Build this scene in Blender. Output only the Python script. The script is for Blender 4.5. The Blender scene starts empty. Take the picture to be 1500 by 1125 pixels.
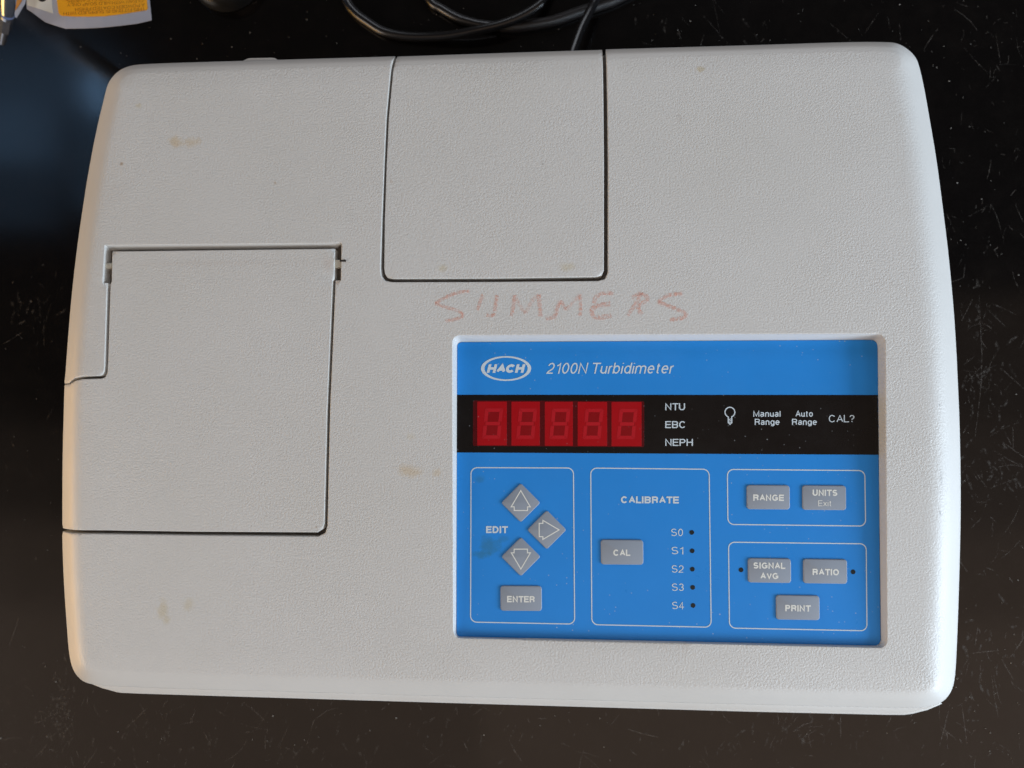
import bpy, bmesh, math, random
import numpy as np
from mathutils import Vector, Matrix
from mathutils.geometry import delaunay_2d_cdt

random.seed(7)
scene = bpy.context.scene
COL = scene.collection

# ------------------------------------------------------------------ camera
H = 0.150                    # height of the instrument's flat top above the bench
FPX = 1083.0                 # focal length in photograph pixels (26 mm on 36 mm)
CAMZ = H + 0.337
cam_data = bpy.data.cameras.new("camera")
cam = bpy.data.objects.new("camera", cam_data)
COL.objects.link(cam)
cam_data.sensor_width = 36.0
cam_data.lens = FPX * 36.0 / 1500.0
cam_data.clip_start = 0.01
cam_data.clip_end = 50.0
cam.location = (0, 0, CAMZ)
look = Vector((-73.0 / FPX, 72.5 / FPX, -1.0)).normalized()
_z = -look
_x = Vector((0, 1, 0)).cross(_z).normalized()
CQ = Matrix((_x, _z.cross(_x), _z)).transposed().to_quaternion()
cam.rotation_euler = CQ.to_euler()
cam_data.dof.use_dof = True
cam_data.dof.focus_distance = 0.345
cam_data.dof.aperture_fstop = 11.0
scene.camera = cam

scene.view_settings.view_transform = 'Standard'
scene.view_settings.look = 'None'
scene.view_settings.exposure = 0.22
scene.view_settings.gamma = 1.0

CP = Vector((0, 0, CAMZ))
def ray(px, py):
    return CQ @ Vector(((px - 750.0) / FPX, -(py - 562.5) / FPX, -1.0))
def at(px, py, z):
    d = ray(px, py)
    return CP + d * ((z - CAMZ) / d.z)
def refl(px, py, h):
    """point at height h that a mirror-flat bench shows at this place of the picture"""
    d = ray(px, py)
    p = CP + d * (-CAMZ / d.z)
    d = Vector((d.x, d.y, -d.z))
    return p + d * (h / d.z)

# ------------------------------------------------------------------ light
world = bpy.data.worlds.new("World")
scene.world = world
world.use_nodes = True
bg = world.node_tree.nodes["Background"]
bg.inputs[0].default_value = (1.0, 0.93, 0.88, 1)
bg.inputs[1].default_value = 0.03

def area(name, loc, target, sx, sy, radiance, color):
    d = bpy.data.lights.new(name, 'AREA')
    d.shape = 'RECTANGLE'
    d.size = sx; d.size_y = sy
    d.energy = radiance * math.pi * sx * sy
    d.color = color
    o = bpy.data.objects.new(name, d)
    COL.objects.link(o)
    o.location = loc
    d_ = Vector(target) - Vector(loc)
    if d_.xy.length > 1e-4:
        o.rotation_euler = d_.to_track_quat('-Z', 'Y').to_euler()      # otherwise it faces straight down as made
    return o

# window to the right of the bench, low and cool
area("window_light", (1.20, -0.42, 0.48), (0.0, -0.05, H), 0.85, 0.36, 18.5, (0.72, 0.86, 1.0))
# light from the room in front of the bench
area("front_light", (1.15, -1.25, 1.02), (0, 0, H), 1.1, 0.6, 4.8, (0.88, 0.95, 1.0))
# soft fill added to brighten the left half of the top
area("left_fill_light", (-1.50, -0.50, 0.72), (0, 0, H), 0.9, 0.5, 5.6, (1.0, 0.93, 0.86))
# soft light from the room behind
area("rear_light", (0.30, 1.90, 1.30), (0, 0, H), 1.4, 0.7, 2.6, (0.88, 0.92, 1.0))
# warm lamp low on the left
area("warm_light", (-1.2, -0.20, 0.20), (0.0, -0.02, H), 0.7, 0.18, 8.6, (1.0, 0.52, 0.10))
# pale ceiling in front, mirrored in the lower part of the bench
for i_, (x0_, y0_, L_) in enumerate(((-250, 620, 0.11), (-250, 780, 0.20), (700, 420, 0.15), (-250, 930, 0.19))):
    c0 = refl(x0_, 1650, 2.0); c1 = refl(1850, y0_, 2.0)
    area("ceiling_light", ((c0.x + c1.x) / 2, (c0.y + c1.y) / 2, 2.0 + 0.03 * i_), ((c0.x + c1.x) / 2, (c0.y + c1.y) / 2, 0),
         abs(c1.x - c0.x), abs(c1.y - c0.y), L_, (1.0, 0.72, 0.54))
# windows behind on the left, mirrored in the bench's far left corner
for nm, (x0, y0, x1, y1), L in (("back_window_light", (-60, 60, 84, 235), 0.65), ("back_window_light", (-60, 150, 86, 335), 0.35), ("back_window_light", (136, 105, 150, 160), 12.0),
                               ("back_window_light", (122, 120, 150, 310), 0.9)):
    hh = 1.8 + 0.05 * L
    a = refl(x0, y0, hh); b = refl(x1, y1, hh)
    m = (a + b) / 2
    area(nm, (m.x, m.y, hh), (m.x, m.y, 0), abs(b.x - a.x), abs(b.y - a.y), L, (0.28, 0.54, 0.92))

# ------------------------------------------------------------------ materials
def new_mat(name):
    m = bpy.data.materials.new(name)
    m.use_nodes = True
    nt = m.node_tree
    return m, nt, nt.nodes["Principled BSDF"]

def noise(nt, scale, detail=2.0, rough=0.5, coord=None, mapscale=None):
    n = nt.nodes.new("ShaderNodeTexNoise")
    n.inputs["Scale"].default_value = scale
    n.inputs["Detail"].default_value = detail
    n.inputs["Roughness"].default_value = rough
    tc = nt.nodes.new("ShaderNodeTexCoord")
    src = tc.outputs["Object"]
    if mapscale:
        mp = nt.nodes.new("ShaderNodeMapping")
        mp.inputs["Scale"].default_value = mapscale
        nt.links.new(src, mp.inputs[0]); src = mp.outputs[0]
    nt.links.new(src, n.inputs["Vector"])
    return n

def ramp(nt, src, lo, hi, a=0.0, b=1.0):
    r = nt.nodes.new("ShaderNodeMapRange")
    r.inputs["From Min"].default_value = lo
    r.inputs["From Max"].default_value = hi
    r.inputs["To Min"].default_value = a
    r.inputs["To Max"].default_value = b
    nt.links.new(src, r.inputs["Value"])
    return r.outputs[0]

def math_n(nt, op, a, b=None):
    n = nt.nodes.new("ShaderNodeMath"); n.operation = op
    for i, v in enumerate((a, b)):
        if v is None: continue
        if isinstance(v, (int, float)): n.inputs[i].default_value = v
        else: nt.links.new(v, n.inputs[i])
    return n.outputs[0]

def mix(nt, fac, a, b):
    n = nt.nodes.new("ShaderNodeMix"); n.data_type = 'RGBA'
    for sock, v in ((n.inputs[0], fac), (n.inputs[6], a), (n.inputs[7], b)):
        if isinstance(v, tuple): sock.default_value = (*v, 1)
        elif isinstance(v, (int, float)): sock.default_value = v
        else: nt.links.new(v, sock)
    return n.outputs[2]

def blotches(nt, col, spots, z):
    """stains of their own shape: (px, py, rx, ry, colour, strength, ring?)"""
    tc = nt.nodes.new("ShaderNodeTexCoord")
    dn = noise(nt, 200, 4, 0.7)
    for px, py, rx, ry, c, s, ring in spots:
        p = at(px, py, z)
        k = (CAMZ - z) / FPX
        sub = nt.nodes.new("ShaderNodeVectorMath"); sub.operation = 'SUBTRACT'
        nt.links.new(tc.outputs["Object"], sub.inputs[0]); sub.inputs[1].default_value = p
        mul = nt.nodes.new("ShaderNodeVectorMath"); mul.operation = 'MULTIPLY'
        nt.links.new(sub.outputs[0], mul.inputs[0]); mul.inputs[1].default_value = (1 / (rx * k), 1 / (ry * k), 0)
        ln = nt.nodes.new("ShaderNodeVectorMath"); ln.operation = 'LENGTH'
        nt.links.new(mul.outputs[0], ln.inputs[0])
        d = math_n(nt, 'ADD', ln.outputs["Value"], ramp(nt, dn.outputs[0], 0.25, 0.75, -0.55, 0.55) if rx > 5 else 0.0)
        m = ramp(nt, d, 1.15, 0.35, 0.0, s * 0.75)
        if ring:
            m2 = ramp(nt, d, 0.2, 0.75, 0.35, 1.0)
            m = math_n(nt, 'MULTIPLY', m, m2)
        col = mix(nt, m, col, c)
    return col

def plastic(name, spots=(), base=(0.598, 0.602, 0.592)):
    m, nt, b = new_mat(name)
    big = noise(nt, 9, 4, 0.6)
    col = mix(nt, ramp(nt, big.outputs[0], 0.35, 0.7), base, tuple(c * f for c, f in zip(base, (0.95, 0.945, 0.93))))
    fine = noise(nt, 90, 4, 0.7)
    col = mix(nt, ramp(nt, fine.outputs[0], 0.45, 0.8, 0, 0.5), col, tuple(c * 0.93 for c in base))
    col = blotches(nt, col, spots, H)
    nt.links.new(col, b.inputs["Base Color"])
    wr = noise(nt, 14, 5, 0.65)
    nt.links.new(ramp(nt, wr.outputs[0], 0.3, 0.7, 0.36, 0.50), b.inputs["Roughness"])
    b.inputs["Specular IOR Level"].default_value = 0.45
    n1 = noise(nt, 1120, 2.5, 0.55)
    n2 = noise(nt, 2500, 1.0, 0.5)
    hgt = math_n(nt, 'ADD', ramp(nt, n1.outputs[0], 0.3, 0.62), math_n(nt, 'MULTIPLY', n2.outputs[0], 0.45))
    at_n = nt.nodes.new("ShaderNodeAttribute"); at_n.attribute_name = "grain"
    hgt = math_n(nt, 'MULTIPLY', hgt, at_n.outputs["Fac"])
    worn = noise(nt, 16, 4, 0.6)
    hgt = math_n(nt, 'MULTIPLY', hgt, ramp(nt, worn.outputs[0], 0.32, 0.66, 0.55, 1.1))
    bp = nt.nodes.new("ShaderNodeBump")
    bp.inputs["Strength"].default_value = 1.0
    bp.inputs["Distance"].default_value = 0.00010
    nt.links.new(hgt, bp.inputs["Height"])
    nt.links.new(bp.outputs[0], b.inputs["Normal"])
    return m

TAN = (0.54, 0.42, 0.25)
OLIVE = (0.50, 0.43, 0.26)
M_BODY = plastic("cream_textured_plastic", [
    (258, 208, 12, 9, TAN, 0.75, False), (281, 209, 15, 8, TAN, 0.6, False), (203, 155, 6, 5, OLIVE, 0.5, False),
    (178, 240, 3.5, 3.5, (0.36, 0.25, 0.15), 0.9, False), (403, 268, 2.5, 3, (0.40, 0.30, 0.2), 0.7, False),
    (1027, 101, 6.5, 4.5, (0.42, 0.32, 0.10), 0.95, True), (598, 690, 20, 10, TAN, 0.65, False),
    (640, 692, 7, 6, TAN, 0.5, False), (600, 640, 9, 6, OLIVE, 0.3, False),
    (238, 893, 9, 16, OLIVE, 0.6, False), (244, 908, 7, 8, OLIVE, 0.5, False), (276, 886, 9, 9, OLIVE, 0.45, False),
    (1378, 593, 1.8, 1.8, (0.1, 0.1, 0.1), 0.8, False), (1379, 752, 2, 3, (0.12, 0.12, 0.12), 0.8, False),
    (1381, 700, 2, 14, (0.3, 0.3, 0.3), 0.6, False), (995, 173, 5, 9, (0.45, 0.43, 0.4), 0.4, False),
    (1320, 170, 4, 4, (0.45, 0.4, 0.34), 0.4, False), (1045, 700, 3, 3, OLIVE, 0.3, False), (395, 610, 5, 4, TAN, 0.3, False)])
M_LID = plastic("cream_lid_plastic", [
    (649, 393, 8, 6, OLIVE, 0.55, False), (831, 391, 15, 6, OLIVE, 0.5, False), (795, 240, 2.5, 2.5, (0.3, 0.29, 0.28), 0.7, False),
    (573, 266, 3, 3, (0.45, 0.36, 0.28), 0.6, False), (480, 384, 10, 14, (0.50, 0.42, 0.37), 0.35, False),
    (463, 772, 2, 3, (0.4, 0.3, 0.2), 0.5, False), (380, 550, 3, 2, (0.42, 0.38, 0.33), 0.5, False),
    (320, 385, 160, 5, (0.52, 0.49, 0.46), 0.35, False)])

def simple(name, col, rough, spec=0.5, metal=0.0, dirt=0.0, dirt_col=(0.3, 0.28, 0.26), dscale=400):
    m, nt, b = new_mat(name)
    b.inputs["Roughness"].default_value = rough
    b.inputs["Specular IOR Level"].default_value = spec
    b.inputs["Metallic"].default_value = metal
    n = noise(nt, dscale, 4, 0.6)
    c = mix(nt, ramp(nt, n.outputs[0], 0.45, 0.75, 0, dirt if dirt else 0.12), col, dirt_col if dirt else tuple(v * 0.8 for v in col))
    nt.links.new(c, b.inputs["Base Color"])
    return m

def film(name, col, specks=0.5, spots=(), rough=0.34):
    """printed overlay film with fine dust specks"""
    m, nt, b = new_mat(name)
    n = noise(nt, 35, 4, 0.6)
    c = mix(nt, ramp(nt, n.outputs[0], 0.3, 0.75), col, tuple(v * 0.94 for v in col))
    c = blotches(nt, c, spots, H - 0.003)
    tc = nt.nodes.new("ShaderNodeTexCoord")
    msk = None
    for sc, th in ((420, 0.15), (170, 0.075), (90, 0.04)):
        v = nt.nodes.new("ShaderNodeTexVoronoi"); v.inputs["Scale"].default_value = sc
        nt.links.new(tc.outputs["Object"], v.inputs["Vector"])
        one = ramp(nt, v.outputs["Distance"], th, th * 0.4)
        sel = nt.nodes.new("ShaderNodeSeparateColor"); nt.links.new(v.outputs["Color"], sel.inputs[0])
        one = math_n(nt, 'MULTIPLY', one, math_n(nt, 'GREATER_THAN', sel.outputs[0], 0.72))
        msk = one if msk is None else math_n(nt, 'MAXIMUM', msk, one)
    patch = noise(nt, 28, 3, 0.6)
    msk = math_n(nt, 'MULTIPLY', msk, ramp(nt, patch.outputs[0], 0.42, 0.7, 0.05, specks))
    c = mix(nt, math_n(nt, "MULTIPLY", msk, 0.75), c, (0.50, 0.54, 0.57))
    nt.links.new(c, b.inputs["Base Color"])
    wr = noise(nt, 45, 5, 0.7)
    nt.links.new(ramp(nt, wr.outputs[0], 0.3, 0.7, rough - 0.09, rough + 0.12), b.inputs["Roughness"])
    b.inputs["Specular IOR Level"].default_value = 0.35
    fn = noise(nt, 1500, 1, 0.5)
    bp = nt.nodes.new("ShaderNodeBump"); bp.inputs["Strength"].default_value = 0.25; bp.inputs["Distance"].default_value = 0.00003
    nt.links.new(fn.outputs[0], bp.inputs["Height"]); nt.links.new(bp.outputs[0], b.inputs["Normal"])
    return m

M_BLUE = film("blue_overlay_film", (0.020, 0.250, 0.72), 1.0, [
    (716, 800, 17, 13, (0.03, 0.17, 0.30), 0.8, False), (705, 812, 13, 6, (0.03, 0.17, 0.30), 0.8, False),
    (737, 790, 9, 5, (0.03, 0.18, 0.36), 0.5, False), (702, 702, 8, 6, (0.03, 0.18, 0.36), 0.6, False)])
M_BLACK = film("black_overlay_film", (0.005, 0.0042, 0.0045), 0.85, rough=0.26)
M_PRINT = simple("pale_grey_print", (0.60, 0.70, 0.77), 0.4, dirt=0.3, dirt_col=(0.5, 0.52, 0.52), dscale=900)
M_KEY = film("grey_key_film", (0.275, 0.315, 0.375), 0.4, rough=0.36)
M_KEYPRINT = simple("pale_key_print", (0.74, 0.76, 0.72), 0.4)
M_DARK = simple("black_lens_plastic", (0.006, 0.016, 0.022), 0.2)
M_WINDOW = film("dark_red_window", (0.085, 0.0015, 0.004), 0.5, rough=0.25)
M_DIGIT = film("red_filter_digit", (0.37, 0.0010, 0.006), 0.6, rough=0.3)
M_DIGIT2 = film("deep_red_filter_digit", (0.24, 0.0015, 0.005), 0.5, rough=0.3)
M_SEG = film("red_unlit_segment", (0.44, 0.008, 0.016), 0.4, rough=0.3)
M_PIN = simple("ivory_nylon", (0.56, 0.54, 0.46), 0.45)
M_STEELPIN = simple("dark_steel", (0.05, 0.045, 0.04), 0.4, metal=0.6)
M_CORD = simple("black_cord_rubber", (0.006, 0.006, 0.007), 0.27, 0.6, dirt=0.25, dirt_col=(0.03, 0.027, 0.025), dscale=1200)
M_WELL = simple("dusty_lid_well", (0.20, 0.18, 0.16), 0.8, dirt=0.6, dirt_col=(0.08, 0.07, 0.06), dscale=500)
M_CHROME = simple("chrome", (0.50, 0.60, 0.80), 0.22, metal=0.9)
M_PAPER = simple("grey_tag_paper", (0.43, 0.46, 0.55), 0.6)
M_PAPERW = simple("white_tag_patch", (0.74, 0.77, 0.74), 0.55)
M_YELLOW = simple("yellow_tag_print", (1.0, 0.47, 0.012), 0.5)
M_YTEXT = simple("brown_tag_lettering", (0.42, 0.17, 0.012), 0.6)
M_ORANGE = simple("orange_tag_strip", (0.62, 0.27, 0.06), 0.5)
M_KNOB = simple("dark_glossy_knob", (0.012, 0.012, 0.012), 0.3)

# bench top: black resin with hazy wear
M_BENCH, nt, b = new_mat("black_epoxy_resin")
n = noise(nt, 6, 6, 0.6)
n2 = noise(nt, 60, 6, 0.7)
c = mix(nt, ramp(nt, n2.outputs[0], 0.45, 0.8), (0.0026, 0.0021, 0.0021), (0.0052, 0.0042, 0.0038))
nt.links.new(c, b.inputs["Base Color"])
nt.links.new(ramp(nt, n.outputs[0], 0.3, 0.75, 0.09, 0.16), b.inputs["Roughness"])
b.inputs["Specular IOR Level"].default_value = 0.5
bp = nt.nodes.new("ShaderNodeBump"); bp.inputs["Strength"].default_value = 0.06; bp.inputs["Distance"].default_value = 0.0003
nt.links.new(n2.outputs[0], bp.inputs["Height"]); nt.links.new(bp.outputs[0], b.inputs["Normal"])

def faded(name, col, lo, hi, scale, top=0.8):
    m, nt, b = new_mat(name)
    b.inputs["Base Color"].default_value = (*col, 1)
    b.inputs["Roughness"].default_value = 0.6
    n = noise(nt, scale, 3, 0.6)
    nt.links.new(ramp(nt, n.outputs[0], lo, hi, 0.0, top), b.inputs["Alpha"])
    return m
M_CRAYON = faded("faded_red_crayon", (0.80, 0.31, 0.20), 0.34, 0.70, 800, 0.50)
M_CRAYON_FAINT = faded("faint_red_crayon", (0.80, 0.35, 0.24), 0.36, 0.72, 800, 0.30)
M_SCRATCH = faded("pale_scratch", (0.24, 0.215, 0.19), 0.37, 0.70, 300, 0.55)
M_SCUFF = faded("scuffed_resin", (0.11, 0.098, 0.085), 0.44, 0.80, 420, 0.5)
M_DUST = simple("pale_dust", (0.32, 0.30, 0.27), 0.8)

# ------------------------------------------------------------------ object helpers
def thing(name, label, cat, loc, group=None):
    o = bpy.data.objects.new(name, None)
    o.empty_display_size = 0.02
    COL.objects.link(o); o.location = loc
    o["label"] = label; o["category"] = cat
    if group: o["group"] = group
    return o

def wloc(o):
    v = Vector(o.location)
    while o.parent:
        o = o.parent; v += Vector(o.location)
    return v

def link(name, me, mat, parent=None, label=None, kind=None):
    """mesh given in world coordinates; the object keeps them as its local coordinates"""
    me.name = name
    if mat is not None:
        me.materials.clear(); me.materials.append(mat)
    o = bpy.data.objects.new(name, me)
    COL.objects.link(o)
    if parent is not None:
        o.parent = parent
        o.location = -wloc(parent)
    if label: o["label"] = label
    if kind: o["kind"] = kind
    return o

def mesh_py(vs, fs, smooth=False, sharp=None):
    me = bpy.data.meshes.new("mesh")
    me.from_pydata([tuple(v) for v in vs], [], fs)
    me.update()
    if smooth:
        me.polygons.foreach_set("use_smooth", [True] * len(me.polygons))
        if sharp: me.set_sharp_from_angle(angle=math.radians(sharp))
    return me

def resample(pts, step, closed=True):
    P = [Vector((p[0], p[1])) for p in pts]
    if closed: P = P + [P[0]]
    out = []
    for a, b in zip(P[:-1], P[1:]):
        n = max(1, int(math.ceil((b - a).length / step)))
        for i in range(n): out.append(a + (b - a) * (i / n))
    if not closed: out.append(P[-1])
    return out

def chaikin(pts, it=2, closed=True):
    P = [Vector((p[0], p[1])) for p in pts]
    for _ in range(it):
        Q = []
        n = len(P)
        rng = range(n) if closed else range(n - 1)
        if not closed: Q.append(P[0])
        for i in rng:
            a, b = P[i], P[(i + 1) % n]
            Q += [a * 0.75 + b * 0.25, a * 0.25 + b * 0.75]
        if not closed: Q.append(P[-1])
        P = Q
    return P

def rrect(tl, tr, br, bl, r, seg=6):
    """rounded quad in picture-plane order, r per corner"""
    C = [Vector(p) for p in (tl, tr, br, bl)]
    if isinstance(r, (int, float)): r = (r,) * 4
    out = []
    for i in range(4):
        p, a, b = C[i], C[i - 1], C[(i + 1) % 4]
        u = (a - p).normalized() * r[i]; v = (b - p).normalized() * r[i]
        c = p + u + v
        for k in range(seg + 1):
            t = math.pi / 2 * k / seg
            out.append(c - v * math.cos(t) - u * math.sin(t) if True else None)
    # first corner point must lie on the incoming side (towards a)
    return out

def poly_dist(P, poly):
    """distance from each point (N,2) to closed polyline"""
    A = np.array([[p[0], p[1]] for p in poly]); B = np.roll(A, -1, 0)
    D = B - A; L2 = (D ** 2).sum(1) + 1e-18
    best = np.full(len(P), 1e9); bi = np.zeros(len(P), int)
    for i in range(len(A)):
        t = np.clip(((P - A[i]) @ D[i]) / L2[i], 0, 1)
        q = A[i] + t[:, None] * D[i]
        d = np.hypot(*(P - q).T)
        m = d < best
        best[m] = d[m]; bi[m] = i
    return best, bi

def inside(P, poly):
    A = np.array([[p[0], p[1]] for p in poly]); B = np.roll(A, -1, 0)
    r = np.zeros(len(P), bool)
    for a, b in zip(A, B):
        c = ((a[1] > P[:, 1]) != (b[1] > P[:, 1]))
        x = (b[0] - a[0]) * (P[:, 1] - a[1]) / (b[1] - a[1] + 1e-18) + a[0]
        r ^= c & (P[:, 0] < x)
    return r

def W(pts, z):
    return [at(p[0], p[1], z).xy for p in pts]

# ------------------------------------------------------------------ bench
def build_bench():
    bm = bmesh.new()
    bmesh.ops.create_cube(bm, size=1.0)
    for v in bm.verts:
        v.co = Vector((v.co.x * 3.2, v.co.y * 2.2 - 0.1, v.co.z * 0.032 - 0.016))
    bmesh.ops.bevel(bm, geom=bm.edges[:], offset=0.004, segments=2, affect='EDGES')
    me = bpy.data.meshes.new("m"); bm.to_mesh(me); bm.free()
    bench = link("bench_top", me, M_BENCH, kind="structure")
    bench["label"] = "scratched glossy black resin bench top under the instrument"
    # scratches: hair-thin raised/burred lines
    def strokes(lines, z):
        vs, fs = [], []
        for pts, w in lines:
            n = len(pts)
            for i, p in enumerate(pts):
                a = pts[max(0, i - 1)]; b_ = pts[min(n - 1, i + 1)]
                d = (b_ - a); d = Vector((-d.y, d.x)).normalized() if d.length > 1e-9 else Vector((1, 0))
                ww = w * (0.35 + 0.65 * math.sin(math.pi * (i + 0.5) / n))
                q = p - d * ww; r = p + d * ww
                vs += [(q.x, q.y, z), (r.x, r.y, z)]
                if i: k = len(vs); fs.append((k - 4, k - 3, k - 1, k - 2))
        return mesh_py(vs, fs)
    def line(px, py, ang, L, bend):
        p = at(px, py, 0).xy; out = []
        k = CAMZ / FPX
        n = 7
        for i in range(n):
            t = (i / (n - 1) - 0.5)
            a = ang + bend * t
            out.append(p + Vector((math.cos(a), math.sin(a))) * (t * L * k) + Vector((random.gauss(0, 1), random.gauss(0, 1))) * 0.00012)
        return out
    lines = []
    R = random
    def place():
        z = R.random()
        if z < 0.36: return R.uniform(1380, 1500), R.uniform(20, 1120)
        if z < 0.82: return R.uniform(0, 1500), R.uniform(1000, 1125)
        if z < 0.90: return R.uniform(880, 1500), R.uniform(0, 110)
        return R.uniform(0, 110), R.uniform(380, 1120)
    for i in range(400):
        px, py = place()
        lines.append((line(px, py, R.gauss(1.7, 0.75), R.choice((4, 6, 10, 16, 40)) * R.uniform(0.6, 1.3), R.gauss(0, 0.13)), R.uniform(0.00004, 0.00015)))
    # the ones that stand out in the photograph
    def poly(px):
        return [at(x, y, 0).xy for x, y in px]
    S = [[(1434, 432), (1436, 480), (1438, 520), (1437, 560), (1433, 600), (1428, 640)],
         [(1452, 300), (1460, 318), (1470, 350)], [(1413, 388), (1411, 408)], [(1440, 468), (1445, 452), (1453, 445), (1470, 452), (1490, 462)],
         [(1445, 452), (1455, 462), (1472, 478)], [(1416, 560), (1437, 537)], [(1456, 660), (1475, 672), (1498, 684)],
         [(1462, 684), (1480, 681), (1498, 683)], [(1428, 690), (1438, 705), (1446, 715)], [(1483, 625), (1484, 660)],
         [(1432, 920), (1428, 945)], [(1420, 957), (1458, 953), (1463, 958)], [(1476, 915), (1484, 920), (1489, 916)],
         [(1467, 965), (1475, 980), (1484, 995)], [(1452, 990), (1457, 1025), (1462, 1050)], [(1408, 1030), (1413, 1065), (1416, 1090)],
         [(1231, 1048), (1231, 1080)], [(1161, 1072), (1175, 1062), (1187, 1058)], [(418, 1094), (434, 1103)], [(466, 1026), (466, 1034)],
         [(28, 905), (20, 930), (14, 945)], [(450, 1090), (460, 1055), (480, 1040), (500, 1036)], [(90, 1090), (97, 1070), (110, 1055)],
         [(0, 1085), (20, 1080), (32, 1081)], [(205, 1030), (212, 1042)], [(228, 1038), (231, 1046)], [(1031, 24), (1053, 49)],
         [(1216, 35), (1242, 57)], [(1317, 35), (1319, 60)], [(1386, 312), (1398, 340)], [(50, 435), (65, 445), (75, 432)],
         [(1408, 470), (1424, 440)], [(1490, 700), (1450, 715)]]
    for s in S:
        q = [Vector(p) for p in poly(s)]
        lines.append((resample(q, 0.004, False), 0.00011))
    for i in range(60):     # around the main scuffs
        cx, cy = R.choice(((1440, 500), (1450, 640), (1460, 960), (85, 1060), (1180, 1080), (240, 1080), (1420, 760)))
        lines.append((line(R.gauss(cx, 30), R.gauss(cy, 30), R.gauss(1.2, 0.9), R.uniform(6, 26), R.gauss(0, 0.35)), R.uniform(0.00004, 0.0001)))
    link("scratch_marks", strokes(lines, 0.0003), M_SCRATCH, bench, kind="stuff")
    # worn hazy patches: short dense strokes
    sc = []
    for cx, cy, sx, sy, n in ((85, 1050, 12, 40, 36), (95, 1020, 8, 30, 18), (40, 460, 25, 12, 16), (1450, 520, 30, 60, 40), (1455, 690, 30, 25, 36),
                              (1440, 970, 40, 40, 30), (1170, 1060, 60, 20, 36), (640, 1090, 300, 18, 40), (1040, 45, 60, 25, 14), (240, 1085, 60, 20, 26)):
        for i in range(n):
            sc.append((line(R.gauss(cx, sx), R.gauss(cy, sy), R.gauss(1.4, 0.5), R.uniform(5, 22), R.gauss(0, 0.3)), R.uniform(0.0002, 0.0009)))
    link("scuff_marks", strokes(sc, 0.00016), M_SCUFF, bench, kind="stuff")
    vs, fs = [], []
    for i in range(380):
        px, py = (place() if R.random() < 0.7 else (R.uniform(0, 1500), R.uniform(0, 100)))
        p = at(px, py, 0); r = R.choice((0.00012, 0.00016, 0.0002, 0.00028, 0.00045 if R.random() < 0.4 else 0.0001))
        k = len(vs); m = 6
        ph = R.random() * 6
        for j in range(m):
            a = ph + j * 2 * math.pi / m
            vs.append((p.x + math.cos(a) * r * R.uniform(0.6, 1.2), p.y + math.sin(a) * r * R.uniform(0.6, 1.2), 0.0004))
        vs.append((p.x, p.y, 0.0004 + r))
        fs += [(k + j, k + (j + 1) % m, k + m) for j in range(m)]
    link("dust_specks", mesh_py(vs, fs), M_DUST, bench, kind="stuff")
build_bench()

# ------------------------------------------------------------------ instrument
base_c = at(750, 550, 0.0)
ROOT = thing("turbidimeter", "cream plastic benchtop turbidimeter with blue control panel, lying flat on the black bench", "instrument", (base_c.x, base_c.y, 0))

ZO = H - 0.0075
out_px = [(204, 95), (189.5, 98), (177, 103.5), (166, 113.5), (159, 124.7), (154.6, 142), (142, 194), (129.8, 259), (120.5, 320), (113.5, 370),
          (106, 437), (100.5, 504), (97.3, 549), (95.8, 562), (94.9, 600), (93.3, 655), (92.8, 715), (92.8, 774), (93.2, 800), (94.6, 840), (96.9, 880),
          (100.5, 929.5), (103.5, 962), (109, 982), (119, 995), (131, 1001.5), (158, 1005), (280, 1009.5), (500, 1015.5), (800, 1024), (1100, 1032), (1320, 1037), (1352, 1037),
          (1380, 1030), (1393, 1015), (1399, 997), (1402, 953), (1404.5, 890), (1407.5, 786), (1408, 706), (1406.5, 626), (1405, 586), (1400, 480),
          (1392, 389), (1384.5, 325), (1373, 236), (1365, 189), (1354.7, 130), (1346, 92), (1338.7, 80), (1328, 70.7), (1314.7, 64), (1301, 62),
          (1240, 62.3), (1100, 67), (888, 73), (700, 79), (575, 83.5), (260, 92.5)]
def project_edge():       # how far the rounded edge has dropped where the outline turns under, by the side it faces
    fine = resample(chaikin(out_px, 2), 5.0)
    n = len(fine); D = []
    for i in range(n):
        a, b_ = fine[(i - 3) % n], fine[(i + 3) % n]
        t = (b_ - a).normalized(); nx, ny = t.y, -t.x
        mid = fine[i] - Vector((750, 560))
        if mid.x * nx + mid.y * ny < 0: nx, ny = -nx, -ny
        D.append(nx * nx * (0.0087 if nx > 0 else 0.0080) + ny * ny * (0.0057 if ny > 0 else 0.0045))
    D = np.array(D)
    for _ in range(2): D = sum(np.roll(D, q) for q in range(-7, 8)) / 15
    return [at(p.x, p.y, H - d).xy for p, d in zip(fine, D)]
OUT = project_edge()
OUT = resample(OUT, 0.0022)
if sum(a.x * b.y - b.x * a.y for a, b in zip(OUT, OUT[1:] + OUT[:1])) < 0: OUT.reverse()
LID1 = W([(164, 368), (320, 366), (490, 364), (489.3, 409), (487.3, 411), (479.2, 600), (475, 766), (473, 774.5), (465, 780), (284, 779), (150, 777), (40, 776.5),
          (40, 562), (96, 562), (101, 560), (107.6, 557.5), (120, 555.2), (147, 554.4), (153.5, 552.5), (156.6, 546), (157.5, 536), (161.3, 416), (163, 412)], H)
POC1 = W([(153.6, 359.5), (500, 356.3), (498.9, 410.5), (491.3, 410.8), (483.1, 600), (479.4, 770), (476.5, 780.5), (466, 785.8), (284, 784), (150, 782), (40, 781),
          (40, 560.4), (95, 560.4), (99.5, 557), (107.6, 553.7), (120, 551.4), (145, 550.6), (150, 549), (152.2, 544), (153.2, 536), (156.9, 414.6), (150.5, 414.2)], H)
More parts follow.
